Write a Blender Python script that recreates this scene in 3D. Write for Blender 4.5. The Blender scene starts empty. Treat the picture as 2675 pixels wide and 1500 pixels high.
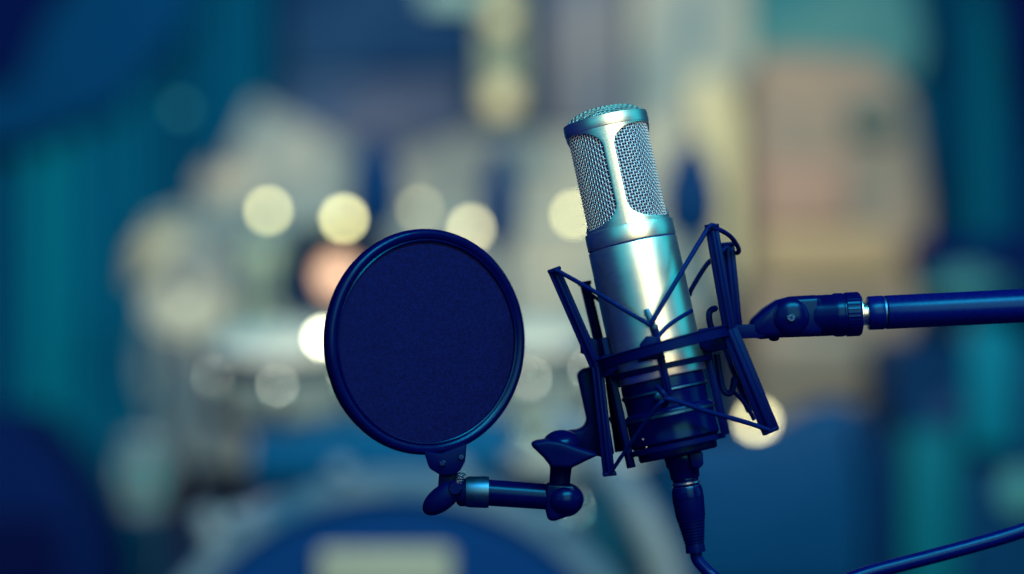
import bpy, bmesh, math, random
from mathutils import Vector, Matrix
random.seed(7)
S = bpy.context.scene
COL = S.collection
R_ = math.radians

# ---------------------------------------------------------------- camera, world, lamps, exposure
H = 1.10                      # lens height
FD = 1.35                     # distance of the sharp plane
FW = 0.58                     # width of the view there
s = FW / 2675.0               # metres per photograph pixel in the sharp plane
cam = bpy.data.cameras.new('camera')
cam.sensor_width = 36.0
cam.lens = 36.0 * FD / FW
cam.clip_start = 0.05
cam.clip_end = 60
cam.dof.use_dof = True
cam.dof.focus_distance = FD - 0.006
cam.dof.aperture_fstop = (cam.lens) / 42.5
camo = bpy.data.objects.new('camera', cam)
COL.objects.link(camo)
camo.location = (0, 0, H)
camo.rotation_euler = (R_(90), 0, 0)
S.camera = camo

w = bpy.data.worlds.new('World')
S.world = w
w.use_nodes = True
bg = w.node_tree.nodes['Background']
bg.inputs[0].default_value = (0.0, 0.003, 0.115, 1)
bg.inputs[1].default_value = 1.0

S.view_settings.view_transform = 'Standard'
S.view_settings.look = 'None'
S.view_settings.exposure = 0
S.view_settings.gamma = 1
S.cycles.use_adaptive_sampling = False
S.cycles.use_denoising = True
S.cycles.max_bounces = 6
S.cycles.caustics_reflective = False
S.cycles.caustics_refractive = False


def area(name, loc, aim, sx, sy, power, col, spread=180):
    l = bpy.data.lights.new(name, 'AREA')
    l.shape = 'RECTANGLE'
    l.size = sx
    l.size_y = sy
    l.energy = power
    l.color = col
    l.spread = R_(spread)
    o = bpy.data.objects.new(name, l)
    COL.objects.link(o)
    o.location = loc
    o.rotation_euler = (Vector(aim) - Vector(loc)).to_track_quat('-Z', 'Y').to_euler()
    return o


MICP = (0.07, FD, H)
# softbox right of the camera (cream), two teal boxes at the sides
area('key_softbox', (0.425, 0.26, H + 0.50), MICP, 0.92, 1.1, 12.0, (1.0, 0.88, 0.50))
area('teal_softbox', (-0.55, 0.32, H + 0.50), MICP, 0.86, 1.1, 2.0, (0.0, 0.74, 0.80))
area('teal_side_lamp', (1.24, 1.30, H + 0.45), MICP, 0.75, 1.0, 2.3, (0.0, 0.70, 0.78))
area('overhead_lamp', (0.35, 0.70, H + 0.80), (0.12, FD, H), 0.80, 0.25, 16, (0.05, 0.80, 0.95))
# stage wash for everything behind
area('stage_wash', (0.10, 1.8, H + 1.3), (0.05, 4.6, H - 0.25), 1.6, 0.5, 48, (1.0, 0.98, 0.92), 120)


# ---------------------------------------------------------------- helpers
def C(r, g, b, k=1.0):
    def f(v):
        v /= 255.0
        return (v / 12.92 if v <= 0.04045 else ((v + 0.055) / 1.055) ** 2.4)
    return (min(.9, f(r) * k), min(.9, f(g) * k), min(.9, f(b) * k))


def W(px, py, d=0.0):
    """a point of the place seen at photograph pixel px, py; d metres behind the sharp plane"""
    q = (FD + d) / FD
    return Vector(((px - 1337.5) * s * q, FD + d, H - (py - 750) * s * q))


def B(px, py, y):
    """the same for the far things, in pixels of a 2576-wide view"""
    return W(px * 1.03843, py * 1.03843, y - FD)


def bpx(y):
    return s * 1.03843 * y / FD


MW = {}


def put(o, label, cat, group=None, kind=None):
    o['label'] = label
    if cat:
        o['category'] = cat
    if group:
        o['group'] = group
    if kind:
        o['kind'] = kind
    return o


def thing(name, label, cat, loc, group=None, mat4=None):
    o = bpy.data.objects.new(name, None)
    COL.objects.link(o)
    m = mat4 if mat4 is not None else Matrix.Translation(Vector(loc))
    o.matrix_world = m
    o.empty_display_size = 0.02
    MW[o] = m.copy()
    return put(o, label, cat, group)


def obj(name, bm, mat, parent=None, angle=35, local=False):
    """bm holds world coordinates (or, with local, the parent's own)"""
    me = bpy.data.meshes.new(name)
    bmesh.ops.recalc_face_normals(bm, faces=bm.faces)
    bm.to_mesh(me)
    bm.free()
    me.materials.append(mat)
    for p in me.polygons:
        p.use_smooth = True
    me.set_sharp_from_angle(angle=R_(angle))
    o = bpy.data.objects.new(name, me)
    COL.objects.link(o)
    if parent is not None:
        if not local:
            me.transform(MW[parent].inverted())
        o.parent = parent
        MW[o] = MW[parent]
    else:
        c = sum((v.co for v in me.vertices), Vector()) / max(1, len(me.vertices))
        me.transform(Matrix.Translation(-c))
        o.location = c
        MW[o] = Matrix.Translation(c)
    return o


def lathe(prof, M=Matrix(), seg=64, bm=None, cap=True):
    """prof: (radius, z) pairs about the z axis of M"""
    bm = bm or bmesh.new()
    rings = []
    for r, z in prof:
        if r < 1e-6:
            rings.append([bm.verts.new(M @ Vector((0, 0, z)))])
        else:
            rings.append([bm.verts.new(M @ Vector((r * math.cos(2 * math.pi * i / seg), r * math.sin(2 * math.pi * i / seg), z))) for i in range(seg)])
    for a, b in zip(rings, rings[1:]):
        for i in range(seg):
            j = (i + 1) % seg
            if len(a) == 1 and len(b) == 1:
                continue
            if len(a) == 1:
                bm.faces.new((a[0], b[j], b[i]))
            elif len(b) == 1:
                bm.faces.new((a[i], a[j], b[0]))
            else:
                bm.faces.new((a[i], a[j], b[j], b[i]))
    if cap:
        for r in (rings[0], rings[-1]):
            if len(r) > 2:
                bm.faces.new(r)
    return bm


def axis_matrix(p0, p1):
    d = (p1 - p0).normalized()
    q = d.to_track_quat('Z', 'Y')
    return Matrix.Translation(p0) @ q.to_matrix().to_4x4()


def rod(p0, p1, prof, seg=40, bm=None):
    """lathe from p0 to p1; prof holds (radius, fraction of the way)"""
    L = (p1 - p0).length
    return lathe([(r, f * L) for r, f in prof], axis_matrix(p0, p1), seg, bm)


def smooth_path(pts, n=10):
    out = []
    P = [pts[0] * 2 - pts[1]] + list(pts) + [pts[-1] * 2 - pts[-2]]
    for i in range(1, len(P) - 2):
        a, b, c, d = P[i - 1], P[i], P[i + 1], P[i + 2]
        for k in range(n):
            t = k / n
            out.append(0.5 * ((2 * b) + (c - a) * t + (2 * a - 5 * b + 4 * c - d) * t * t + (3 * b - a - 3 * c + d) * t ** 3))
    out.append(pts[-1])
    return out


def tube(pts, rad, seg=12, bm=None, closed=False, cap=True):
    bm = bm or bmesh.new()
    n = len(pts)
    rads = rad if isinstance(rad, (list, tuple)) else [rad] * n
    t0 = (pts[1] - pts[0]).normalized()
    nrm = t0.orthogonal().normalized()
    rings = []
    prev = t0
    for i in range(n):
        if closed:
            t = (pts[(i + 1) % n] - pts[i - 1]).normalized()
        else:
            t = (pts[min(i + 1, n - 1)] - pts[max(i - 1, 0)]).normalized()
        q = prev.rotation_difference(t)
        nrm = (q @ nrm)
        nrm = (nrm - t * nrm.dot(t)).normalized()
        prev = t
        bi = t.cross(nrm)
        rings.append([bm.verts.new(pts[i] + (nrm * math.cos(2 * math.pi * k / seg) + bi * math.sin(2 * math.pi * k / seg)) * rads[i]) for k in range(seg)])
    m = n if closed else n - 1
    for i in range(m):
        a, b = rings[i], rings[(i + 1) % n]
        for k in range(seg):
            j = (k + 1) % seg
            bm.faces.new((a[k], a[j], b[j], b[k]))
    if cap and not closed:
        bm.faces.new(rings[0])
        bm.faces.new(rings[-1])
    return bm


def bevel(bm, off, seg=2, ang=30):
    es = [e for e in bm.edges if len(e.link_faces) == 2 and e.calc_face_angle(0) > R_(ang)]
    bmesh.ops.bevel(bm, geom=es, offset=off, segments=seg, affect='EDGES', profile=0.5, clamp_overlap=True)
    return bm


def prism(poly, d0, d1, bev=0.001, seg=2, f=W):
    """outline in photograph pixels given its own distance and thickness"""
    bm = bmesh.new()
    a = [bm.verts.new(f(x, y, d0)) for x, y in poly]
    off = Vector((0, d1 - d0, 0))
    b = [bm.verts.new(v.co + off) for v in a]
    n = len(poly)
    bm.faces.new(a)
    bm.faces.new(b[::-1])
    for i in range(n):
        j = (i + 1) % n
        bm.faces.new((a[i], a[j], b[j], b[i]))
    bmesh.ops.recalc_face_normals(bm, faces=bm.faces)
    return bevel(bm, bev, seg) if bev else bm


def bar(p0, p1, wd, th, ridge=0.0, bev=0.0006, face=Vector((0, -1, 0)), bm=None):
    """flat bar from p0 to p1 with a raised rib along its face"""
    t = (p1 - p0).normalized()
    side = t.cross(face).normalized()
    up = side.cross(t).normalized()
    prof = [(-wd / 2, th / 2), (-wd / 2, -th / 2), (wd / 2, -th / 2), (wd / 2, th / 2)]
    if ridge:
        prof = [(-wd / 2, -th / 2), (wd / 2, -th / 2), (wd / 2, th / 2), (wd * .2, th / 2), (wd * .13, th / 2 + ridge), (-wd * .13, th / 2 + ridge), (-wd * .2, th / 2), (-wd / 2, th / 2)]
    nb = bmesh.new()
    a = [nb.verts.new(p0 + side * x + up * y) for x, y in prof]
    b = [nb.verts.new(p1 + side * x + up * y) for x, y in prof]
    nb.faces.new(a)
    nb.faces.new(b[::-1])
    for i in range(len(prof)):
        j = (i + 1) % len(prof)
        nb.faces.new((a[i], a[j], b[j], b[i]))
    bmesh.ops.recalc_face_normals(nb, faces=nb.faces)
    if bev:
        bevel(nb, bev, 2, 50)
    return nb


def box(lo, hi, bev=0.0, seg=2, rot=None, bm=None):
    nb = bm or bmesh.new()
    lo, hi = Vector(lo), Vector(hi)
    c = (lo + hi) / 2
    d = hi - lo
    r = bmesh.ops.create_cube(nb, size=1, matrix=Matrix.Translation(c) @ (rot or Matrix()) @ Matrix.Diagonal((d.x, d.y, d.z, 1)))
    if bev:
        bevel(nb, bev, seg)
    return nb


def ball(c, rx, ry, rz, rot=Matrix(), seg=24, bm=None):
    nb = bm or bmesh.new()
    bmesh.ops.create_uvsphere(nb, u_segments=seg, v_segments=seg // 2, radius=1, matrix=Matrix.Translation(c) @ rot @ Matrix.Diagonal((rx, ry, rz, 1)))
    return nb


# ---------------------------------------------------------------- materials
def mat(name, base, rough=0.5, metal=0.0, var=0.12, scale=60.0, bump=0.0, bscale=800.0, stretch=None, spec=0.5, tint=None, pair=None):
    m = bpy.data.materials.new(name)
    m.use_nodes = True
    nt = m.node_tree
    p = nt.nodes['Principled BSDF']
    p.inputs['Metallic'].default_value = metal
    p.inputs['Roughness'].default_value = rough
    p.inputs['Specular IOR Level'].default_value = spec
    if tint:
        p.inputs['Specular Tint'].default_value = (*tint, 1)
    tc = nt.nodes.new('ShaderNodeTexCoord')
    mp = nt.nodes.new('ShaderNodeMapping')
    if stretch:
        mp.inputs['Scale'].default_value = stretch
    nt.links.new(tc.outputs['Object'], mp.inputs[0])
    no = nt.nodes.new('ShaderNodeTexNoise')
    no.inputs['Scale'].default_value = scale
    no.inputs['Detail'].default_value = 4
    nt.links.new(mp.outputs[0], no.inputs['Vector'])
    mix = nt.nodes.new('ShaderNodeMix')
    mix.data_type = 'RGBA'
    lo = [c * (1 - var) for c in base]
    hi = [min(1, c * (1 + var)) for c in base]
    if pair:
        lo, hi = pair
        no.inputs['Roughness'].default_value = 0.6
        ms = nt.nodes.new('ShaderNodeMapRange')
        ms.inputs[1].default_value = 0.36
        ms.inputs[2].default_value = 0.64
        nt.links.new(no.outputs['Fac'], ms.inputs[0])
    mix.inputs[6].default_value = (*lo, 1)
    mix.inputs[7].default_value = (*hi, 1)
    nt.links.new((ms if pair else no).outputs[0], mix.inputs[0])
    nt.links.new(mix.outputs[2], p.inputs['Base Color'])
    rr = nt.nodes.new('ShaderNodeMapRange')
    rr.inputs[3].default_value = max(0.02, rough - 0.06)
    rr.inputs[4].default_value = min(1, rough + 0.06)
    nt.links.new(no.outputs['Fac'], rr.inputs[0])
    nt.links.new(rr.outputs[0], p.inputs['Roughness'])
    if bump:
        n2 = nt.nodes.new('ShaderNodeTexNoise')
        n2.inputs['Scale'].default_value = bscale
        n2.inputs['Detail'].default_value = 2
        nt.links.new(mp.outputs[0], n2.inputs['Vector'])
        b = nt.nodes.new('ShaderNodeBump')
        b.inputs['Strength'].default_value = bump
        b.inputs['Distance'].default_value = 0.0004
        nt.links.new(n2.outputs['Fac'], b.inputs['Height'])
        nt.links.new(b.outputs[0], p.inputs['Normal'])
    return m


def glow(name, col, strength):
    m = bpy.data.materials.new(name)
    m.use_nodes = True
    p = m.node_tree.nodes['Principled BSDF']
    p.inputs['Base Color'].default_value = (*[.12 * c for c in col], 1)
    p.inputs['Roughness'].default_value = 0.45
    p.inputs['Emission Color'].default_value = (*col, 1)
    p.inputs['Emission Strength'].default_value = strength
    return m


NAVY = (0.001, 0.0015, 0.050)
SHEEN = (0.10, 0.62, 1.0)
PLASTIC = mat('dark_plastic', NAVY, 0.42, 0, 0.25, 90, 0.12, 2600, spec=0.11, tint=SHEEN)
PLASTIC_GLOSS = mat('glossy_dark_plastic', NAVY, 0.25, 0, 0.2, 70, 0.05, 1800, spec=0.24, tint=SHEEN)
RUBBER = mat('elastic_cord', (0.001, 0.004, 0.075), 0.5, 0, 0.3, 400, 0.3, 3500, spec=0.15, tint=SHEEN)
PAINT = mat('powder_coat', (0.001, 0.003, 0.085), 0.28, 0, 0.25, 300, 0.12, 3200, spec=0.32, tint=SHEEN)
CLOTHM = mat('pop_filter_cloth', (0.0006, 0.003, 0.060), 0.8, 0, 0.95, 560, 0.9, 1300, spec=0.10, pair=((0.0004, 0.0012, 0.040), (0.0012, 0.004, 0.072)))
NICKEL = mat('satin_nickel', (0.80, 0.80, 0.74), 0.37, 1.0, 0.03, 500, 0.02, 2500, stretch=(0.3, 0.3, 3.0))
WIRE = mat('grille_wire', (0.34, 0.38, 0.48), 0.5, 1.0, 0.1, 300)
CHROME = mat('chrome', (0.62, 0.68, 0.7), 0.28, 1.0, 0.05, 100)
STEEL = mat('blue_steel', (0.03, 0.11, 0.22), 0.42, 1.0, 0.3, 200)
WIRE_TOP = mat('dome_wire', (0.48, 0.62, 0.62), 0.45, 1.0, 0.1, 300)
LINER = mat('dark_liner', (0.004, 0.01, 0.16), 0.8, 0, 0.2, 300)

# ---------------------------------------------------------------- the microphone
TL, TB = R_(12.2), R_(4.0)
u3 = Vector((math.sin(TL) * math.cos(TB), -math.sin(TB), -math.cos(TL) * math.cos(TB)))
Zl = -u3
Xl = Vector((math.cos(TL), 0, math.sin(TL)))
Yl = Zl.cross(Xl).normalized()
Xl = Yl.cross(Zl).normalized()
A0 = W(1580, 313, 0.007)
MM = Matrix((Xl, Yl, Zl)).transposed().to_4x4()
MM.translation = A0


def L(x, y, t):
    """microphone space in photograph pixels: x right, y away from the lens, t down the axis"""
    return MM @ Vector((x * s, y * s, -t * s))


def mlathe(prof, seg=96):
    return lathe([(r * s, -t * s) for r, t in prof], Matrix(), seg)


mic = thing('microphone', 'large silver studio microphone with woven grille, tilted inside the dark wire mount', 'microphone', None, mat4=MM)
# cap and posts of the head: one shell with three tall openings
RO, RI = 111.0, 101.0
POST0 = -R_(90) - R_(5)      # middle of the front post


def head_frame():
    bm = bmesh.new()
    N = 72
    t0, t1 = 3.0, 293.0
    w0, w1 = 31.0, 282.0
    half = R_(53)
    ev = 58.0

    def curve(a):
        # opening outline: straight sides, elliptical ends
        c, d = math.cos(a), math.sin(a)
        n = 2.35
        x = half * math.copysign(abs(c) ** (2 / n), c)
        hh = (w1 - w0) / 2
        yc = d
        y = math.copysign(abs(yc) ** (2 / n), yc)
        # ends: |y| beyond the straight part
        if abs(d) < 1e-9:
            return x, 0
        # piecewise: param by perimeter of stadium with elliptical ends
        return x, y * hh

    def outline():
        pts = []
        st = (w1 - w0) / 2 - ev
        k = N // 4
        for i in range(N):
            a = 2 * math.pi * i / N
            c, d = math.cos(a), math.sin(a)
            e = 2.5
            x = half * math.copysign(abs(c) ** (2 / e), c)
            y = ev * math.copysign(abs(d) ** (2 / e), d)
            y += math.copysign(st, d) if abs(d) > 1e-9 else 0
            pts.append((x, y))
        return pts

    ol = outline()
    for w_ in range(3):
        th0 = POST0 + R_(60) + R_(120) * w_
        mid = (w0 + w1) / 2
        layers = []
        for rad in (RO, RI):
            lat = []
            K = 5
            for k in range(K + 1):
                row = []
                for (x, y) in ol:
                    # matching point on the cell's border
                    a = R_(60)
                    up, dn = t0 - mid, t1 - mid
                    sc = min(a / abs(x) if abs(x) > 1e-6 else 1e9, (dn / y if y > 1e-6 else (up / y if y < -1e-6 else 1e9)))
                    bx, by = x * sc, y * sc
                    f = k / K
                    X = x + (bx - x) * f
                    Y = y + (by - y) * f
                    th = th0 + X
                    tt = mid + Y
                    rr = rad
                    if k == 0 and rad == RO:
                        rr = rad - 0.7
                    row.append(bm.verts.new(Vector((rr * s * math.cos(th), rr * s * math.sin(th), -tt * s))))
                lat.append(row)
            layers.append(lat)
        for li, lat in enumerate(layers):
            for k in range(len(lat) - 1):
                for i in range(N):
                    j = (i + 1) % N
                    vs = (lat[k][i], lat[k][j], lat[k + 1][j], lat[k + 1][i])
                    bm.faces.new(vs if li else vs[::-1])
        for i in range(N):
            j = (i + 1) % N
            bm.faces.new((layers[0][0][i], layers[0][0][j], layers[1][0][j], layers[1][0][i]))
    return bm


obj('head_frame', head_frame(), NICKEL, mic, 30, True)
# rim of the cap, rolled over the top edge
obj('cap_rim', mlathe([(106, 6), (111.3, 6), (111.8, 3), (111.4, 0), (109.5, -1.6), (107.5, -1), (106, 2)], 96), NICKEL, mic, 40, True)
cap_band = obj('cap_band', mlathe([(110.8, 4), (112.0, 5), (112.4, 12), (112.4, 26), (111.4, 29)], 96), NICKEL, mic, 30, True)
obj('grille_liner', mlathe([(97, 0), (98, 20), (98, 288), (95, 292)], 64), LINER, mic, 30, True)


def grille():
    bm = bmesh.new()
    R0 = 103.2
    pitch = 7.8
    nv = 84
    nr = 34
    seg = 4
    # uprights, weaving in and out
    for i in range(nv):
        a = 2 * math.pi * i / nv
        pts = []
        for k in range(nr * 2 + 1):
            t = 22 + k * pitch / 2
            ph = math.cos(math.pi * (k / 1.0) / 1.0 * .5 * 2) if False else math.sin(math.pi * k / 2 + math.pi * (i % 2) + .0)
            r = (R0 + 1.5 * ph) * s
            pts.append(Vector((r * math.cos(a), r * math.sin(a), -t * s)))
        tube(pts, 1.35 * s, seg, bm, cap=False)
    for k in range(nr):
        t = 22 + (k + .5) * pitch
        pts = []
        for i in range(nv * 2):
            a = 2 * math.pi * i / (nv * 2)
            ph = math.sin(math.pi * (k % 2) + math.pi * i / 2 + math.pi / 2)
            r = (R0 + 1.5 * ph) * s
            pts.append(Vector((r * math.cos(a), r * math.sin(a), -t * s)))
        tube(pts, 1.45 * s, seg, bm, closed=True)
    return bm


g = obj('grille', grille(), WIRE, mic, 60, True)
g['kind'] = 'stuff'


def dome():
    bm = bmesh.new()
    Rr, hh = 106.5, 31.0

    def z(x, y):
        q = min(1, (x * x + y * y) / (Rr * Rr))
        return hh * (1 - q ** 1.6) - 1
    pitch = 8.2
    n = int(Rr / pitch)
    for ax in (0, 1):
        for i in range(-n, n + 1):
            c = i * pitch + (0.3 if ax else 0)
            if abs(c) >= Rr - 1:
                continue
            hl = math.sqrt(Rr * Rr - c * c)
            m = max(4, int(2 * hl / (pitch / 2)))
            pts = []
            for k in range(m + 1):
                v = -hl + 2 * hl * k / m
                x, y = (v, c) if ax == 0 else (c, v)
                wob = 1.6 * math.sin(math.pi * v / pitch + math.pi * i + (math.pi / 2 if ax else 0))
                pts.append(Vector((x * s, y * s, (z(x, y) + wob) * s)))
            tube(pts, 1.55 * s, 4, bm, cap=False)
    bmesh.ops.rotate(bm, cent=(0, 0, 0), matrix=Matrix.Rotation(R_(38), 3, 'Z'), verts=bm.verts)
    return bm


g = obj('dome_grille', dome(), WIRE_TOP, mic, 60, True)
g['kind'] = 'stuff'
obj('dome_liner', mlathe([(102, 2), (93, -8), (70, -18), (38, -24), (0, -26)], 48), LINER, mic, 30, True)
# collar under the head, seam, body
obj('collar', mlathe([(108, 289), (116, 290.5), (117.3, 293), (117.4, 331), (116.6, 333.4), (114.6, 334)], 128), NICKEL, mic, 30, True)
obj('seam', mlathe([(114.4, 333), (114.4, 338.5)], 96), LINER, mic, 30, True)
obj('body', mlathe([(114.5, 337.5), (116.7, 338.2), (117.5, 341), (118.2, 420), (118.2, 640), (117.8, 690), (116.6, 694), (108, 695)], 128), NICKEL, mic, 30, True)
# dark foot with turned rings
obj('foot', mlathe([(108, 694), (110, 700), (110, 722), (113, 725), (113.5, 731), (110, 735), (108, 750), (108, 772), (112, 776)], 96), PLASTIC_GLOSS, mic, 30, True)
obj('foot_collar', mlathe([(110, 774), (116, 779), (118.5, 786), (118.5, 793), (115, 800), (115, 838), (117, 846), (117, 856), (113, 862), (104, 868), (96, 871)], 96), PLASTIC_GLOSS, mic, 30, True)
obj('foot_trim', mlathe([(112, 724.5), (114.2, 725.5), (114.4, 730), (112, 731)], 96), STEEL, mic, 30, True)
obj('foot_trim', mlathe([(117, 786), (119.4, 787), (119.4, 793), (117, 795)], 96), STEEL, mic, 30, True)
obj('foot_plate', mlathe([(98, 868), (104, 870), (104, 893), (100, 899), (60, 900), (0, 900)], 96), PLASTIC, mic, 30, True)
for px, py in ((1680, 1148), (1689, 1168)):
    c = W(px, py, -0.024)
    obj('foot_screw', rod(c + Vector((0, 0.006, 0)), c, [(0, 0), (3.6 * s, 0), (3.6 * s, .8), (2.2 * s, 1), (0, 1)], 16), CHROME, mic)
# name-badge dot and switch seen on the front
c = L(-14, -117, 655)
obj('pad_switch', ball(L(-20, -116.5, 742), 16 * s, 4 * s, 13 * s, seg=16), STEEL, mic)

# ---------------------------------------------------------------- shock mount
RC = L(0, 0, 622)
mount = thing('shock_mount', 'dark blue-black spider shock mount strung with elastic cords around the microphone', 'shock mount', RC)


def mring(rad, t, ww, hh, bev=0.0006, cx=0.0, rot=0.0, seg=96):
    """flat hoop about the microphone axis: ww radial, hh along the axis (pixels)"""
    M2 = MM @ Matrix.Translation(Vector((cx * s, 0, -t * s))) @ Matrix.Rotation(rot, 4, 'Y')
    b = 1.5
    prof = [(rad - ww / 2, -hh / 2 + b), (rad - ww / 2 + b, -hh / 2), (rad + ww / 2 - b, -hh / 2), (rad + ww / 2, -hh / 2 + b), (rad + ww / 2, hh / 2 - b), (rad + ww / 2 - b, hh / 2), (rad - ww / 2 + b, hh / 2), (rad - ww / 2, hh / 2 - b)]
    prof = prof + [prof[0]]
    return lathe([(r * s, z * s) for r, z in prof], M2, seg, cap=False)


obj('outer_ring', mring(172, 622, 17, 25, cx=18, rot=-R_(3)), PLASTIC, mount)
obj('ring_lip', mring(172, 607, 21, 5, cx=18, rot=-R_(3)), PLASTIC, mount)
obj('cage_ring', mring(129, 668, 14, 15, cx=2), PLASTIC, mount)
obj('cage_ring', mring(124, 872, 12, 14, cx=0), PLASTIC, mount)


def arm(a, b, da, db, wd, th=0.006, ridge=0.0012):
    return obj('arm', bar(W(*a, da), W(*b, db), wd * s, th, ridge), PLASTIC, mount)


arm((1446, 703), (1563, 970), -.006, -.008, 33)
arm((1560, 958), (1591, 1242), -.010, -.014, 31)
arm((1858, 588), (1908, 878), -.004, -.010, 33)
arm((1904, 862), (2015, 1130), -.010, -.014, 46)
arm((1527, 737), (1580, 960), .030, .026, 28)
arm((1898, 634), (1922, 870), .022, .018, 38)
arm((1588, 960), (1618, 1180), .024, .016, 24)
arm((1900, 905), (1965, 1075), .026, .022, 30)
# tip caps
for (x, y, d, rt) in ((1448, 705, -.006, -.35), (1859, 591, -.004, -.1), (1592, 1238, -.014, -.1), (2013, 1125, -.014, -.4), (1527, 740, .03, -.2), (1898, 638, .022, -.1)):
    c = W(x, y, d)
    wd = 44 if x < 2000 else 52
    wd = 36 if d > 0.01 else wd - 8
    obj('arm_tip', box(c - Vector((wd / 2 * s, .0045, 5 * s)), c + Vector((wd / 2 * s, .0045, 5 * s)), 0.0006, 2, Matrix.Rotation(rt, 4, 'Y')), PLASTIC, mount)
# inner cage: four uprights beside the body, with hooks
for (x, y, t0, t1, ww) in ((2, -127, 560, 742, 20), (-127, -18, 560, 905, 34), (128, -14, 600, 872, 20), (0, 127, 560, 872, 24)):
    fdir = (MM.to_3x3() @ Vector((x, y, 0))).normalized()
    obj('cage_bar', bar(L(x, y, t0), L(x, y, t1), ww * s, .0038, .0007, face=fdir), PLASTIC, mount)
# front hook (pale worn metal tongue) with the cord eye under it
obj('hook', bar(L(-8, -133, 516), L(3, -133, 572), 15 * s, .0032, 0, face=MM.to_3x3() @ Vector((0, -1, 0))), STEEL, mount)
obj('hook_block', prism([(1672, 900), (1690, 878), (1716, 880), (1722, 908), (1740, 935), (1668, 946)], -.034, -.028, .0008), PLASTIC, mount)
obj('hook', tube(smooth_path([W(1716, 1010, -.036), W(1732, 1028, -.039), W(1742, 1044, -.038), W(1734, 1060, -.034)], 6), 8.5 * s, 10), PLASTIC, mount)
# side hooks of the cage
obj('hook', tube(smooth_path([W(1872, 925, .0), W(1878, 965, .0), W(1886, 1008, .0), W(1896, 1026, .0), W(1910, 1026, .001), W(1916, 1008, .004), W(1918, 990, .008)], 6), 8.5 * s, 10), PLASTIC, mount)
obj('hook', tube(smooth_path([W(1868, 872, .004), W(1856, 850, .004), W(1852, 822, .004), W(1858, 810, .006), W(1868, 806, .012)], 6), 8.5 * s, 10), PLASTIC, mount)
obj('hook', prism([(1516, 888), (1536, 880), (1562, 890), (1575, 940), (1566, 950), (1530, 926), (1517, 925)], -.002, .008, .0008), PLASTIC, mount)
obj('ring_block', prism([(1548, 952), (1575, 930), (1640, 915), (1648, 948), (1590, 985), (1560, 990)], -.014, .012, .0015), PLASTIC, mount)
obj('ring_block', prism([(1822, 905), (1828, 862), (1900, 850), (1914, 880), (1905, 912), (1850, 922)], -.012, .012, .0015), PLASTIC, mount)


def cord(pts, r=6.0, n=8):
    return obj('elastic_cord', tube(smooth_path([W(*p) for p in pts], n), r * s, 12), RUBBER, mount)


cord([(1448, 706, -.012), (1466, 713, -.012), (1560, 766, -.024), (1640, 815, -.031), (1700, 850, -.0335)], 6)
cord([(1700, 850, -.0335), (1712, 826, -.033), (1775, 720, -.025), (1838, 615, -.012), (1856, 590, -.010), (1872, 594, -.006)], 6.5)
cord([(1858, 594, -.009), (1885, 603, -.004), (1910, 620, .006), (1927, 645, .016), (1929, 659, .020), (1915, 662, .024)], 6.2)
cord([(1898, 645, .017), (1872, 672, .016), (1846, 692, .016), (1808, 752, .018), (1800, 772, .020)], 6.5)
cord([(1806, 812, -.010), (1786, 824, -.019), (1752, 846, -.027), (1724, 874, -.0315), (1712, 896, -.033)], 5.5)
cord([(1530, 742, .024), (1520, 748, .020), (1535, 762, .022), (1572, 790, .026)], 5)
cord([(1736, 1046, -.041), (1716, 1062, -.041), (1660, 1140, -.031), (1604, 1222, -.020), (1592, 1236, -.018)], 5)
cord([(1736, 1042, -.042), (1760, 1046, -.042), (1850, 1076, -.034), (1950, 1104, -.022), (2008, 1124, -.018)], 6.5)
cord([(1910, 1016, .002), (1940, 1048, .008), (1962, 1080, .014), (1970, 1096, .016)], 5.5)
cord([(1592, 1090, .012), (1612, 1130, .010), (1632, 1174, .004), (1618, 1200, -.004), (1598, 1232, -.012)], 5)
# arm to the stand, swivel knuckle and its screw
obj('neck', bar(W(1895, 868, -.004), W(1992, 864, -.004), 36 * s, .012, 0), PLASTIC, mount)
sw = obj('swivel', prism([(1957, 843), (1998, 806), (2032, 784), (2066, 775), (2150, 770), (2152, 879), (2040, 883), (1990, 887), (1966, 882)], -.0105, .0105, .0055, 4), PLASTIC_GLOSS, mount, 50)
obj('barrel', rod(W(2120, 826, 0), W(2192, 822.5, 0), [(50 * s, 0), (54 * s, .15), (54 * s, .75), (57 * s, .85), (57 * s, 1)], 48), PLASTIC_GLOSS, sw)
obj('boss', ball(W(2066, 829, -.0085), 50 * s, .0058, 50 * s, seg=40), PLASTIC_GLOSS, sw)
obj('set_screw', ball(W(2022, 884, 0), 14 * s, 14 * s, 8 * s, seg=16), PLASTIC, sw)


def cross_screw(px, py, d, r, parent, m=STEEL, tilt=Vector((0, -1, 0))):
    c = W(px, py, d)
    p0, p1 = c - tilt * 0.003, c + tilt * 0.0008
    o = obj('screw', rod(p0, p1, [(r * s, 0), (r * s, .8), (r * .75 * s, 1), (0, 1)], 24), m, parent)
    bm = bmesh.new()
    for ang in (.4, .4 + math.pi / 2):
        box(c + tilt * .0009 - Vector((r * .62 * s, .0003, r * .14 * s)), c + tilt * .0009 + Vector((r * .62 * s, .0003, r * .14 * s)), 0, 1, Matrix.Rotation(ang, 4, 'Y'), bm)
    obj('screw_slot', bm, LINER, parent)
    return o


cross_screw(2067, 830, -.0144, 12, sw)
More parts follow.
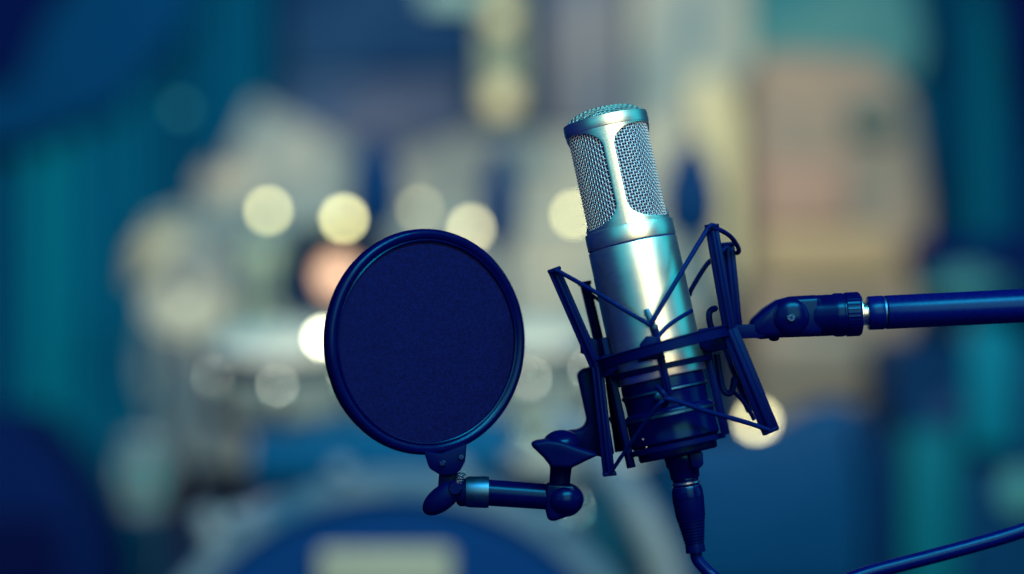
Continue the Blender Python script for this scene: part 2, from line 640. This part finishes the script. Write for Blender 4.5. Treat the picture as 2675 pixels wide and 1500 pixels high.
# knurled nut
NB = bmesh.new()
M2 = axis_matrix(W(2180, 823.5, 0), W(2247, 820, 0))
Ln = (W(2247, 820, 0) - W(2180, 823.5, 0)).length
nseg = 72
rings = []
for f, r in ((0, 55), (.06, 57), (.3, 57), (.34, 55.5), (.4, 55.5), (.44, 57), (.92, 57), (1, 54)):
    rings.append([NB.verts.new(M2 @ Vector(((r + (0.9 if (i % 2 and .43 < f < .95) else 0)) * s * math.cos(2 * math.pi * i / nseg), (r + (0.9 if (i % 2 and .43 < f < .95) else 0)) * s * math.sin(2 * math.pi * i / nseg), f * Ln))) for i in range(nseg)])
for a, b in zip(rings, rings[1:]):
    for i in range(nseg):
        j = (i + 1) % nseg
        NB.faces.new((a[i], a[j], b[j], b[i]))
NB.faces.new(rings[0])
NB.faces.new(rings[-1])
obj('nut', NB, PLASTIC_GLOSS, mount, 25)

# ---------------------------------------------------------------- boom pole
boom = thing('boom_pole', 'straight dark boom pole of the stand entering from the side to hold the mount', 'mic stand', W(2267, 818, 0))
pr = [(22 * s, 0)]
for i in range(7):
    pr += [(31 * s, (i + .2) / 7), (31 * s, (i + .45) / 7), (26 * s, (i + .7) / 7), (26 * s, (i + .95) / 7)]
obj('thread', rod(W(2240, 820.5, 0), W(2272, 819, 0), pr + [(22 * s, 1)], 32), CHROME, boom)
obj('washer', rod(W(2243, 820.2, 0), W(2251, 820, 0), [(30 * s, 0), (47 * s, .05), (47 * s, .9), (30 * s, 1)], 40), CHROME, boom)
obj('end_sleeve', rod(W(2265, 818.5, 0), W(2308, 816.4, 0), [(34 * s, 0), (42 * s, .03), (44 * s, .1), (44.3 * s, .95), (43 * s, 1)], 56), PAINT, boom)
obj('seam', rod(W(2307, 816.4, 0), W(2313, 816.2, 0), [(42.5 * s, 0), (42.5 * s, 1)], 56), STEEL, boom)
obj('pole', rod(W(2312, 816.2, 0), W(3150, 776, .02), [(42.5 * s, 0), (44 * s, .003), (44.6 * s, .5), (45 * s, 1)], 56), PAINT, boom)

# ---------------------------------------------------------------- pop filter
PF = W(1112, 893, -.004)
YAW = R_(31)
PM = Matrix.Translation(PF) @ Matrix.Rotation(YAW, 4, 'Z') @ Matrix.Rotation(R_(-1.0), 4, 'X') @ Matrix.Rotation(R_(90), 4, 'X')   # local z faces the lens side
pop = thing('pop_filter', 'round dark blue cloth pop filter in a glossy hoop beside the microphone', 'pop filter', PF)
ro = 291 * s
prof = [(-15, 270), (-15, 286), (-12, 291), (-2, 294), (3, 293), (9, 294), (17, 292.5), (22, 288), (24, 282), (23, 275), (19, 270), (17, 267), (14, 266), (9, 266), (-2, 267), (-12, 268), (-15, 270)]
obj('hoop', lathe([(r * s, z * s) for z, r in prof], PM, 160, cap=False), PLASTIC_GLOSS, pop, 40)
obj('inner_hoop', lathe([(r * s, z * s) for z, r in [(10, 268), (19, 267), (20.5, 264.5), (19, 261.5), (12, 260.5), (8, 262), (10, 268)]], PM, 160, cap=False), PLASTIC_GLOSS, pop, 40)
obj('cloth', lathe([(0, 14 * s), (90 * s, 13.4 * s), (180 * s, 12.4 * s), (262 * s, 11 * s), (262 * s, 9.4 * s), (180 * s, 10.8 * s), (90 * s, 11.8 * s), (0, 12.4 * s)], PM, 128), CLOTHM, pop, 60)
clip = obj('clip', prism([(1106, 1178), (1150, 1186), (1218, 1160), (1214, 1208), (1203, 1229), (1186, 1242), (1150, 1242), (1121, 1224)], -.014, .004, .0012), PLASTIC, pop)
cross_screw(1156, 1210, -.0143, 9, clip, tilt=Vector((-.35, -.94, 0)))
cross_screw(1205, 1194, -.0143, 8, clip)
obj('stem', prism([(1147, 1236), (1190, 1234), (1204, 1262), (1200, 1300), (1160, 1305), (1143, 1282)], -.010, .004, .0012), PLASTIC, pop)
sp = []
for i in range(40):
    a = i * 2 * math.pi / 8
    sp.append(W(1190 + i * .45 + 7 * math.cos(a) * .4, 1270 - i * .9, -.012 + .0015 * math.sin(a)) + Vector((8 * s * math.cos(a), 0, 0)))
obj('spring', tube(sp, 2.6 * s, 6), CHROME, pop)
obj('wing_nut', ball(W(1155, 1302, -.012), 60 * s, .0055, 32 * s, Matrix.Rotation(R_(-38), 4, 'Y')), PLASTIC, pop)
obj('wing_hub', rod(W(1188, 1276, -.018), W(1188, 1276, -.004), [(0, 0), (15 * s, 0), (20 * s, .3), (22 * s, 1)], 24), PLASTIC, pop)
obj('spigot', rod(W(1190, 1290, -.004), W(1224, 1286, -.004), [(26 * s, 0), (34 * s, .2), (37 * s, 1)], 32), PLASTIC, pop)
obj('collar', rod(W(1214, 1285, -.004), W(1277, 1286, -.004), [(34 * s, 0), (39 * s, .06), (40.5 * s, .2), (41.5 * s, .9), (40 * s, 1)], 40), STEEL, pop)
obj('tube', rod(W(1274, 1287, -.004), W(1445, 1299, -.004), [(34.5 * s, 0), (33.5 * s, 1)], 40), PLASTIC_GLOSS, pop)
elb = ball(W(1473, 1305, -.004), 52 * s, .012, 46 * s, seg=32)
obj('elbow', elb, PLASTIC_GLOSS, pop, 60)
obj('elbow_fin', prism([(1424, 1262), (1500, 1266), (1520, 1300), (1512, 1332), (1498, 1345), (1452, 1362), (1432, 1363), (1424, 1331)], -.012, .004, .0025, 3), PLASTIC_GLOSS, pop)
obj('elbow_neck', rod(W(1460, 1285, -.004), W(1467, 1200, -.004), [(30 * s, 0), (27 * s, .3), (28 * s, .7), (36 * s, 1)], 32), PLASTIC, pop)
obj('wing_knob', prism([(1383, 1161), (1400, 1153), (1430, 1149), (1466, 1154), (1510, 1170), (1566, 1189), (1530, 1206), (1494, 1224), (1441, 1224), (1420, 1197)], -.023, -.007, .0055, 5), PLASTIC, pop)
obj('knob_dome', ball(W(1468, 1160, -.006), 50 * s, .013, 37 * s, seg=32), PLASTIC_GLOSS, pop, 60)
obj('bracket', prism([(1508, 980), (1520, 966), (1556, 958), (1584, 1060), (1606, 1190), (1569, 1194), (1500, 1180), (1480, 1128), (1516, 1124), (1531, 1110), (1533, 1096)], .000, .018, .002, 3), PLASTIC, pop)

# ---------------------------------------------------------------- cable from the foot of the microphone
cab = thing('microphone_cable', 'dark cable plugged into the foot of the silver microphone by a tapered connector', 'cable', W(1787, 1200, -.012))
dx = -.012
p0, p1 = W(1781, 1188, dx), W(1818, 1444, dx)


def onx(f):
    return p0 + (p1 - p0) * f


obj('connector', rod(onx(0), onx(.44), [(46 * s, 0), (47 * s, .05), (45 * s, .24), (40 * s, .30), (38 * s, .52), (37 * s, .54), (34 * s, .56), (34 * s, .70), (38 * s, .74), (41 * s, .86), (41 * s, 1)], 40), PLASTIC_GLOSS, cab)
obj('latch', prism([(1798, 1186), (1836, 1180), (1838, 1214), (1826, 1226), (1808, 1222)], -.024, -.010, .001), PLASTIC, cab)
for f in (.285, .328):
    obj('connector_ring', rod(onx(f - .014), onx(f + .014), [(34 * s, 0), (37 * s, .2), (37 * s, .8), (34 * s, 1)], 40), CHROME, cab)
pr = [(41 * s, 0), (41 * s, .05), (38 * s, .35)]
for i in range(8):
    f = .40 + i * .055
    r = 36 - i * 1.35
    pr += [(r * s, f), (r * s, f + .028), ((r - 2.6) * s, f + .032), ((r - 2.6) * s, f + .05)]
pr += [(25 * s, .86), (25.5 * s, .99), (18 * s, 1)]
obj('strain_relief', rod(onx(.43), onx(1), pr, 40), PLASTIC, cab)
obj('cord', tube(smooth_path([onx(.97), W(1822, 1462, dx), W(1846, 1490, dx), W(1890, 1530, dx), W(1960, 1600, 0)], 8), 15.5 * s, 20), PAINT, cab)
cpts = [W(2060, 1560, .015), W(2150, 1542, .016), W(2260, 1500, .018), W(2430, 1455, .020), W(2545, 1424, .022), W(2660, 1390, .024), W(2780, 1345, .024), W(2900, 1290, .024)]
put(obj('hanging_cable', tube(smooth_path(cpts, 10), 20 * s, 24), PAINT), 'loose dark cable crossing the bottom corner below the boom pole', 'cable')

# ---------------------------------------------------------------- the place behind, far out of focus
KB = 1.1


def cm(name, r, g, b, rough=.75, k=KB, **kw):
    kw.setdefault('spec', .06)
    return mat(name, C(r, g, b, k), rough, kw.pop('metal', 0.0), kw.pop('var', .15), kw.pop('scale', 4.0), **kw)


def structure(o):
    o['kind'] = 'structure'
    return o


M_WALL = cm('blue_wall', 0, 66, 112)
M_TEAL = cm('teal_glow_drape', 0, 106, 124, .9, 1.9)  # teal stage wash put into the cloth colour
M_BLUE = cm('blue_drape', 0, 72, 116, .9, 1.5)
M_NAVYD = cm('navy_drape', 0, 24, 84, .9, .8)
M_SLATE = cm('slate_panel', 70, 96, 122, .75, scale=3.0, pair=(C(20, 74, 114, 1.2), C(104, 112, 128, 1.3)))
M_PALE = cm('pale_board', 146, 166, 150, .75, 1.3, scale=3.4, pair=(C(88, 132, 142, 1.2), C(176, 178, 156, 1.55)))
M_GREY = cm('grey_board', 114, 130, 126, .7, .85)
M_CREAM = cm('cream_board', 184, 182, 142, .75, 1.6)
M_TAUPE = cm('taupe_cabinet', 130, 131, 118, .75, scale=2.6, pair=(C(114, 124, 116), C(160, 142, 120, 1.1)))
M_ROSE = cm('rose_cloth', 160, 138, 120, .75, 1.0, var=.3)
M_TAN = cm('tan_wood', 164, 150, 116, .75, 1.05)
M_HOOP = cm('hoop_grey', 90, 118, 130, .6, scale=2.5, pair=(C(40, 92, 122, .95), C(118, 134, 134, 1.0)))
M_DARK = cm('dark_shell', 0, 48, 92, .6, .7)
M_BLUE2 = cm('mid_blue_shell', 0, 62, 106, .6, .7)
M_SEA = cm('sea_green_shell', 60, 130, 132, .5)
M_CYM = cm('cymbal_bronze', 166, 170, 144, .5)
M_ROD = mat('polished_chrome', (.7, .73, .60), .26, 1.0, .05, 20)
M_LABEL = cm('pale_patch', 150, 164, 146, .7, .7)

structure(put(obj('floor', box((-4, 1.9, -.02), (4, 6.5, 0)), M_NAVYD), 'dark stage floor under the drums', None))
structure(put(obj('riser', box((-1.6, 2.35, .002), (1.6, 4.6, .24), .01), M_NAVYD), 'low dark riser under the drums', None))
structure(put(obj('back_wall', box((-4, 5.6, -.02), (4, 5.7, 3.2)), M_WALL), 'blurred blue back wall', None))


def drape(name, x0, x1, ytop, ybot, y, folds, amp, m, label):
    a = B(x0, ytop, y)
    b = B(x1, ybot, y)
    bm = bmesh.new()
    n = folds * 12
    rows = 6
    f_, k_ = [], []
    for side in (0, 1):
        g_ = []
        for i in range(n + 1):
            u = i / n
            x = a.x + (b.x - a.x) * u
            yy = y + amp * math.sin(2 * math.pi * folds * u + .7 * math.sin(5 * u)) + side * .008
            col = []
            for k in range(rows + 1):
                v = k / rows
                col.append(bm.verts.new((x, yy * 1.0 + (amp * .3 * math.sin(7 * u + 2 * v)), a.z + (b.z - a.z) * v)))
            g_.append(col)
        (f_ if side == 0 else k_).extend(g_)
    for g_ in (f_, k_):
        for i in range(n):
            for k in range(rows):
                bm.faces.new((g_[i][k], g_[i + 1][k], g_[i + 1][k + 1], g_[i][k + 1]))
    for i in range(n):
        for k in (0, rows):
            bm.faces.new((f_[i][k], f_[i + 1][k], k_[i + 1][k], k_[i][k]))
    for k in range(rows):
        for i in (0, n):
            bm.faces.new((f_[i][k], f_[i][k + 1], k_[i][k + 1], k_[i][k]))
    return put(obj(name, bm, m, None, 60), label, 'curtain')


def glow_striped(name, stops, rough=.9):
    # teal stage glow painted into the cloth as soft stripes; stops are (pixel column, colour)
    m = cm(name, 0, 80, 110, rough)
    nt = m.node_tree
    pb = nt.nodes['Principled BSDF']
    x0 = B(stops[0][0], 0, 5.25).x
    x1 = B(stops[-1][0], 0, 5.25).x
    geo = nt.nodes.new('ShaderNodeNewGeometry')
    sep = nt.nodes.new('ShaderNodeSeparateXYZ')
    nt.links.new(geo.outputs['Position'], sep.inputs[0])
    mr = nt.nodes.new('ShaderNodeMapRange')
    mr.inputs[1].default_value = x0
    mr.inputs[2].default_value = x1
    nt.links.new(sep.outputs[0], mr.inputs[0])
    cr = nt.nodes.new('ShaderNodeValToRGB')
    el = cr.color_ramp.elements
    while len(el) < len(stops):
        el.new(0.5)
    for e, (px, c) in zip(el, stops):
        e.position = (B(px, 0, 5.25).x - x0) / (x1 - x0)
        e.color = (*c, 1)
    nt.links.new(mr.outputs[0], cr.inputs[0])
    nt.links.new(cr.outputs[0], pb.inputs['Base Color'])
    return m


DT, DB, DN = C(0, 106, 124, 1.95), C(0, 80, 114, 1.7), C(0, 48, 98, 1.2)  # teal wash light is part of these curtain colours
drape('curtain', -260, 420, -260, 2000, 5.25, 9, .04, glow_striped('glow_striped_drape', [(-260, DB), (0, C(0, 66, 106, 1.6)), (110, DT), (160, DT), (235, C(0, 84, 116, 1.8)), (320, C(0, 92, 118, 1.9)), (420, DB)]), 'broad blue curtain with teal glow painted in soft stripes filling one side of the stage')
drape('curtain', 425, 700, -260, 900, 5.3, 4, .04, glow_striped('glow_striped_drape', [(425, DB), (560, C(0, 84, 116, 1.7)), (630, C(0, 90, 118, 1.8)), (700, C(0, 60, 104, 1.4))]), 'short blue curtain with painted teal glow beside the slate panel above the drums')
drape('curtain', 2240, 2800, -260, 2000, 5.25, 8, .04, glow_striped('glow_striped_drape', [(2240, C(0, 104, 124, 1.9)), (2310, C(0, 96, 118, 1.7)), (2375, DN), (2420, C(0, 70, 108, 1.3)), (2465, C(0, 102, 122, 1.8)), (2540, C(0, 60, 104, 1.4)), (2800, DN)]), 'blue curtain with one dark and one painted teal glow stripe beyond the taupe cabinet')


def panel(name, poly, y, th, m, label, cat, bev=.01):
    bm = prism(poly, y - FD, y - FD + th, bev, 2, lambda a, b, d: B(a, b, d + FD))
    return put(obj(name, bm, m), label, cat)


panel('acoustic_panel', [(715, 190), (1170, 190), (1170, 340), (960, 430), (700, 370)], 5.35, .08, M_SLATE, 'slate blue acoustic panel hung above the drums', 'wall panel')
panel('acoustic_panel', [(715, -250), (1190, -250), (1190, 185), (715, 185)], 5.35, .08, cm('navy_panel', 0, 56, 104, .8, scale=2.5, pair=(C(0, 50, 100), C(36, 76, 112, 1.2))), 'deep blue acoustic panel above the slate one, beside the lamp post', 'wall panel')
panel('corner_shade', [(2440, -260), (2900, -260), (2900, 380), (2600, 330), (2530, 120)], 5.12, .03, M_NAVYD, 'dark navy sheet standing in for light falloff in the corner above the shelf', 'curtain')  # added dark sheet in place of light falloff in this corner
panel('acoustic_panel', [(1370, -250), (1580, -250), (1575, 330), (1380, 330)], 5.3, .08, cm('mauve_panel', 114, 124, 134, .75, scale=3.0, pair=(C(88, 112, 134, 1.25), C(134, 138, 138, 1.3))), 'mauve grey acoustic panel between lamp post and pale board', 'wall panel')
panel('acoustic_panel', [(640, 250), (800, 330), (960, 420), (1170, 330), (1575, 340), (1575, 1180), (420, 1180), (330, 900), (430, 620), (560, 420)], 5.25, .06, M_PALE, 'large pale grey-green board behind the drums and the microphone', 'wall panel')
panel('acoustic_panel', [(1590, -250), (1890, -250), (1890, 760), (1600, 900)], 5.2, .08, M_PALE, 'tall pale green board rising behind the microphone head', 'wall panel')
panel('corner_shade', [(-400, -260), (540, -260), (470, 60), (300, 260), (80, 360), (-400, 400)], 5.14, .03, cm('corner_shade_blue', 0, 64, 108, .9, 1.15), 'dark navy sheet standing in for light falloff in the corner above the blue curtains', 'curtain')  # added sheet, its dark colour stands in for light fading out here
panel('corner_shade', [(-400, -260), (330, -260), (120, 20), (40, 200), (-400, 260)], 5.08, .03, cm('corner_shade_navy', 0, 26, 88, .9, .85), 'nearly black navy sheet for the deepest light falloff in the top corner, in front of the blue sheet', 'curtain')  # second, darker sheet deepens the painted falloff
panel('acoustic_panel', [(1895, -250), (2250, -250), (2330, 120), (2300, 200), (1895, 220)], 5.15, .06, cm('sea_panel', 60, 132, 134, .8, scale=2.5, pair=(C(20, 116, 128, 1.2), C(88, 142, 138, 1.2))), 'sea-green panel above the tall taupe cabinet', 'wall panel')
panel('banner', [(1730, 200), (1800, 170), (1890, 330), (1890, 760), (1820, 700), (1790, 450)], 5.0, .03, M_CREAM, 'cream banner hanging close beside the taupe cabinet', 'banner')

# tall speaker cabinet on the right
c0 = B(1890, 130, 4.7)
amp = thing('speaker_cabinet', 'tall taupe speaker cabinet with rose cloth front, blurred behind the boom pole', 'speaker', B(2110, 1180, 4.8))
obj('cabinet', prism([(1888, 150), (1950, 125), (2230, 140), (2300, 260), (2340, 520), (2330, 760), (2260, 960), (2160, 1040), (1888, 1110)], 4.75 - FD, 5.1 - FD, .03, 3, lambda a, b, d: B(a, b, d + FD)), M_TAUPE, amp)
for nm, x0, y0, x1, y1, m in (('cloth', 1900, 400, 2130, 570, M_ROSE), ('front_panel', 1905, 575, 2240, 700, M_TAN), ('badge', 2130, 260, 2250, 340, cm('badge_grey', 92, 120, 116, .7, .8)), ('lower_panel', 1905, 800, 2170, 960, M_TAUPE)):
    a, b = B(x0, y1, 4.74), B(x1, y0, 4.74)
    obj(nm, box((a.x, 4.70, a.z), (b.x, 4.748, b.z), .01), m, amp)

# lower right: round-backed seat, wedge speaker
seat = thing('chair', 'rounded dark blue chair back low behind the microphone foot', 'chair', B(2000, 1700, 3.3))
obj('backrest', prism([(1700, 1110), (1830, 1115), (1960, 1085), (2060, 1030), (2140, 1010), (2200, 1060), (2230, 1200), (2250, 1500), (1720, 1500)], 3.25 - FD, 3.4 - FD, .03, 3, lambda a, b, d: B(a, b, d + FD)), M_BLUE2, seat)
obj('cushion', box(B(1720, 1640, 3.1), B(2250, 1500, 3.4) + Vector((0, .35, 0)), .03), M_DARK, seat)
obj('side_rail', prism([(2150, 1040), (2205, 1060), (2240, 1200), (2255, 1640), (2190, 1640), (2180, 1200)], 3.2 - FD, 3.25 - FD, .012, 2, lambda a, b, d: B(a, b, d + FD)), M_DARK, seat)
wed = thing('stage_monitor', 'blue stage speaker with a dark round cone under the boom pole', 'speaker', B(2420, 1500, 4.2))
obj('cabinet', prism([(2255, 860), (2600, 860), (2760, 900), (2760, 1700), (2270, 1700)], 4.1 - FD, 4.5 - FD, .03, 3, lambda a, b, d: B(a, b, d + FD)), M_BLUE2, wed)
cc = B(2350, 985, 4.08)
obj('cone', rod(cc + Vector((0, .03, 0)), cc, [(.075, 0), (.075, .8), (.062, 1), (.02, .3), (0, .3)], 40), M_DARK, wed)
cc = B(2490, 960, 4.08)
obj('teal_highlight', box((cc.x - .045, 4.05, cc.z - .12), (cc.x + .045, 4.096, cc.z + .10), .02), cm('teal_highlight_paint', 0, 114, 138, .7, .8), wed)  # raised block painted teal for the highlight on the cabinet
cc = B(2340, 1250, 4.08)
obj('lower_trim', box((cc.x - .05, 4.05, cc.z - .2), (cc.x + .05, 4.096, cc.z + .12), .02), cm('teal_vinyl', 0, 102, 120, .7, .8), wed)
cc = B(2570, 1240, 4.08)
obj('corner', ball(cc, .04, .02, .04), M_SEA, wed)
panel('shelf', [(2310, 600), (2800, 600), (2800, 690), (2310, 690)], 4.6, .25, M_NAVYD, 'dark navy shelf across the curtains above the boom pole', 'shelf')


def cymbal(px, py, y, rpx, tilt, roll, m, label, group='cymbals around the drum kit'):
    c = B(px, py, y)
    r = rpx * bpx(y)
    t = thing('cymbal', label, 'cymbal', c, group)
    M3 = Matrix.Translation(c) @ Matrix.Rotation(R_(roll), 4, 'Y') @ Matrix.Rotation(R_(tilt), 4, 'X')
    obj('plate', lathe([(0, .03), (.02, .029), (.045, .016), (.06, .010), (r * .6, .004), (r, -.006), (r, -.008), (r * .6, .001), (.05, .006), (0, .012)], M3, 48), m, t)
    obj('felt', lathe([(0, .05), (.014, .048), (.014, .03), (0, .03)], M3, 16), M_DARK, t)
    obj('stand', tube([c + Vector((0, 0, 0)), Vector((c.x + .01, c.y + .02, c.z - .3)), Vector((c.x + .01, c.y + .02, .24))], .008, 10), M_ROD, t)
    return t


cymbal(385, 615, 4.1, 120, 25, -52, M_CYM, 'steeply tilted cream cymbal farthest along the curtain side')
cymbal(575, 450, 4.4, 85, 40, -20, cm('grey_bronze', 160, 162, 145, .4), 'grey cymbal above the two round cream glows')
cymbal(465, 765, 3.9, 105, 45, 12, cm('pale_bronze', 156, 162, 144, .5, .95), 'pale low cymbal under the steeply tilted one')
cymbal(2420, 712, 4.4, 125, 6, -8, M_SEA, 'thin sea-green cymbal seen edge-on just above the boom pole', 'cymbals around the drum kit')


def drum(px, py, y, rpx, dpx, tilt, mshell, label, cat='drum', group='toms of the drum kit', mm=None):
    mm = mm or M_ROD
    c = B(px, py, y)
    r, d = rpx * bpx(y), dpx * bpx(y)
    t = thing('tom_drum', label, cat, c, group)
    M3 = Matrix.Translation(c) @ Matrix.Rotation(R_(tilt), 4, 'X')
    obj('shell', lathe([(r, -d / 2), (r, d / 2)], M3, 48), mshell, t)
    obj('head', lathe([(0, d / 2 + .006), (r * .96, d / 2 + .006), (r * .96, d / 2 + .001), (0, d / 2 + .001)], M3, 48), M_PALE, t)
    for z in (d / 2, -d / 2):
        obj('hoop', lathe([(r * 1.0, z - .012), (r * 1.05, z - .012), (r * 1.05, z + .012), (r * 1.0, z + .012), (r * 1.0, z - .012)], M3, 48, cap=False), mm, t)
    for k in range(6):
        a = 2 * math.pi * (k + .5) / 6
        q = M3 @ Vector((r * 1.02 * math.cos(a), r * 1.02 * math.sin(a), 0))
        obj('lug', ball(q, .012, .012, d * .35, seg=10), mm, t)
    return t


drum(715, 945, 3.4, 190, 150, 14, M_GREY, 'wide grey tom drum half hidden by the pop filter')
drum(1330, 940, 3.5, 170, 170, 14, M_GREY, 'grey tom drum seen between pop filter and microphone')
drum(365, 1190, 3.6, 62, 150, 6, M_SEA, 'small sea-green drum low by the curtains', mm=M_HOOP)
drum(660, 740, 4.3, 52, 290, 0, cm('pale_green_shell', 158, 184, 154), 'slim pale green drum standing upright under the first cream glow', mm=M_HOOP)

drum(1440, 1330, 3.3, 190, 330, 4, cm('teal_shell', 20, 92, 120, .6, .45), 'large teal floor drum between bass drum hoop and microphone cable')
# bass drum
bc = B(1000, 1880, 2.75)
bR = 690 * bpx(2.75)
bass = thing('bass_drum', 'big bass drum with grey hoop and dark head, cut off by the bottom edge', 'drum', Vector((bc.x, 2.95, .245)))
BM = Matrix.Translation(bc) @ Matrix.Rotation(R_(90), 4, 'X')
hw = 58 * bpx(2.75)
obj('hoop', lathe([(bR - hw, 0), (bR, 0), (bR, -.04), (bR - hw, -.04), (bR - hw, 0)], BM, 96, cap=False), M_HOOP, bass)
obj('head', lathe([(0, -.008), (bR - hw + .004, -.008), (bR - hw + .004, -.014), (0, -.014)], BM, 96), cm('bass_head', 0, 52, 106, .6, .85), bass)
obj('shell', lathe([(bR - hw * .8, -.04), (bR - hw * .8, -.36)], BM, 96, cap=False), M_BLUE2, bass)
a, b = B(800, 1560, 2.75), B(1140, 1378, 2.75)
obj('patch', box((a.x, 2.735, a.z), (b.x, 2.756, b.z), .008), M_LABEL, bass)
for k in range(8):
    a_ = R_(90 + (k - 3.5) * 24)
    q = bc + Vector(((bR + .006) * math.cos(a_), .02, (bR + .006) * math.sin(a_)))
    obj('claw', ball(q, .016, .03, .016, seg=12), M_HOOP, bass)

# curved rail right of the bass drum
rp = [B(x, y, 2.9) for x, y in ((1380, 1060), (1470, 1120), (1540, 1195), (1605, 1290), (1655, 1390), (1690, 1500), (1710, 1640))]
put(obj('drum_rail', tube(smooth_path(rp, 8), 45 * bpx(2.9), 20), M_HOOP), 'thick curved grey rail sweeping down beside the microphone cable', 'rail')

# dark close microphones over the drums
for px, py, hx, hy, lab in ((945, 458, 66, 122, 'dark drop-shaped drum microphone above the pop filter'), (1738, 480, 76, 126, 'dark drop-shaped drum microphone just right of the silver grille'), (1255, 500, 50, 130, 'dark slim drum microphone under the glowing lamp post')):
    c = B(px, py, 3.7)
    k = bpx(3.7)
    t = thing('drum_microphone', lab, 'microphone', c, 'dark microphones over the drum kit')
    obj('body', lathe([(0, hy * k), (hx * .5 * k, hy * .85 * k), (hx * .8 * k, hy * .4 * k), (hx * k, 0), (hx * k, -hy * .6 * k), (hx * .6 * k, -hy * k), (0, -hy * k)], Matrix.Translation(c), 24), M_DARK, t)
    obj('boom', tube([c + Vector((0, 0, -hy * k)), c + Vector((.03, .05, -hy * k - .2)), Vector((c.x + .05, c.y + .1, .25))], .007, 8), M_DARK, t)

# low dark case at the left
case = thing('amplifier', 'dark navy amplifier low in the corner below the teal curtain', 'amplifier', B(80, 1500, 4.8))
obj('cabinet', prism([(-300, 1040), (60, 1045), (160, 1180), (270, 1380), (300, 1700), (-300, 1700)], 4.75 - FD, 5.1 - FD, .03, 3, lambda a, b, d: B(a, b, d + FD)), cm('navy_vinyl', 0, 34, 94, .8, .9), case)
obj('grille', box(B(-260, 1650, 4.72), B(150, 1300, 4.72) + Vector((0, .028, 0)), .01), cm('navy_cloth', 0, 22, 84, .8, .65), case)

# small things under the toms
panel('cymbal_bag', [(600, 1290), (660, 1262), (740, 1275), (745, 1330), (680, 1350), (612, 1340)], 3.0, .1, M_SLATE, 'small slate lump beside the bass drum hoop', 'bag')
panel('drum_pedal', [(480, 1290), (520, 1270), (590, 1380), (560, 1410), (510, 1370)], 3.05, .05, M_HOOP, 'short slanting grey pedal left of the bass drum', 'pedal')
panel('drum_case', [(630, 1075), (1010, 1070), (1300, 1060), (1300, 1200), (900, 1210), (620, 1215)], 3.3, .25, cm('case_blue', 0, 76, 118, .7, .8), 'dark blue drum case between the grey tom and the bass drum', 'case')


# glowing bulbs, standing in for blurred chrome glints as well as lamps
GL = {}


def lamp(px, py, y, rpx, col, strength, label, cat='lamp', group='round cream lamps behind the drums', housing=None):
    c = B(px, py, y)
    r = rpx * bpx(y)
    t = thing('glint_lamp', label, cat, c, group)
    key = (col, strength)
    if key not in GL:
        GL[key] = glow('glint_lamp_glow', col, strength)
    F = Matrix.Translation(c) @ Matrix.Rotation(R_(90), 4, 'X')
    obj('bulb', lathe([(0, r), (r * .55, r * .83), (r * .87, r * .5), (r, 0), (r * .85, -r * .5), (r * .55, -r)], F, 24), GL[key], t)
    obj('socket', lathe([(r * .5, -r * .9), (r * .58, -r), (r * .58, -r * 2.4), (0, -r * 2.4)], F, 20), M_DARK, t)
    if housing:
        hr = housing * bpx(y)
        obj('housing', lathe([(hr, -.0), (hr, .02), (hr * .92, .02), (hr * .8, -r * 1.2), (hr * .5, -r * 2.5), (0, -r * 2.6), (0, -r * 2.9), (hr * .6, -r * 2.8), (hr, -.0)], F, 40, cap=False), M_DARK, t)
    return t


CR = (1.0, .95, .42)
CR2 = (1.0, .92, .48)
lamp(675, 530, 4.0, 11, CR, 14.5, 'round cream glow above the slim pale green drum')
lamp(865, 550, 4.0, 12, CR, 19, 'bright cream glow above the orange lamp')
lamp(1055, 525, 4.0, 12, CR2, 4, 'faint cream glow over the top of the pop filter hoop')
lamp(1185, 575, 4.0, 13, CR2, 11, 'cream glow touching the pop filter hoop on the microphone side')
lamp(1445, 540, 4.0, 13, CR, 10, 'cream glow peeking out from behind the silver grille')
lamp(1700, 590, 4.0, 11, CR, 7, 'pale glow showing past the other side of the silver collar')
lamp(815, 850, 3.15, 17, (1.0, .98, .66), 22, 'brightest cream glow half behind the pop filter hoop')
lamp(1905, 1060, 4.2, 16, CR2, 12, 'pale glow low behind the lower arm of the shock mount')
lamp(850, 695, 4.2, 46, (1.0, .62, .38), 2.0, 'orange lamp in a dark round housing beside the pop filter', housing=150)
lamp(425, 575, 4.1, 12, CR2, 7, 'dim cream glow at the upper tip of the tilted cymbal')
lamp(455, 275, 4.3, 16, (.1, .8, .8), .4, 'faint teal glow alone among the blue curtains')
put(obj('light_bar', tube([B(380, 556, 4.06), B(1000, 556, 4.06), B(1800, 566, 4.06)], .008, 12), cm('bar_grey', 110, 136, 134)), 'thin horizontal bar carrying the row of cream glows', 'light bar')
post = thing('lamp_post', 'pale vertical lamp post with two glowing lights hanging from the top edge', 'lamp', B(1260, 330, 4.4))
obj('post', box(B(1205, 300, 4.38), B(1320, -260, 4.38) + Vector((0, .06, 0)), .01), cm('post_grey', 140, 156, 134, .7, .75), post)
obj('side_arm', box(B(1060, 22, 4.38), B(1205, -50, 4.38) + Vector((0, .05, 0)), .01), cm('post_teal', 120, 156, 148), post)
for py, r_ in ((45, 30), (248, 42)):
    c = B(1262, py, 4.34)
    r = r_ * bpx(4.34)
    obj('light', lathe([(0, r * .6), (r * .6, r * .5), (r * .95, r * .15), (r, -r * .2), (r * .7, -.02 - r * .3), (0, -.03 - r * .3)], Matrix.Translation(c) @ Matrix.Rotation(R_(90), 4, 'X'), 32), glow('post_glass', CR2, .62), post)
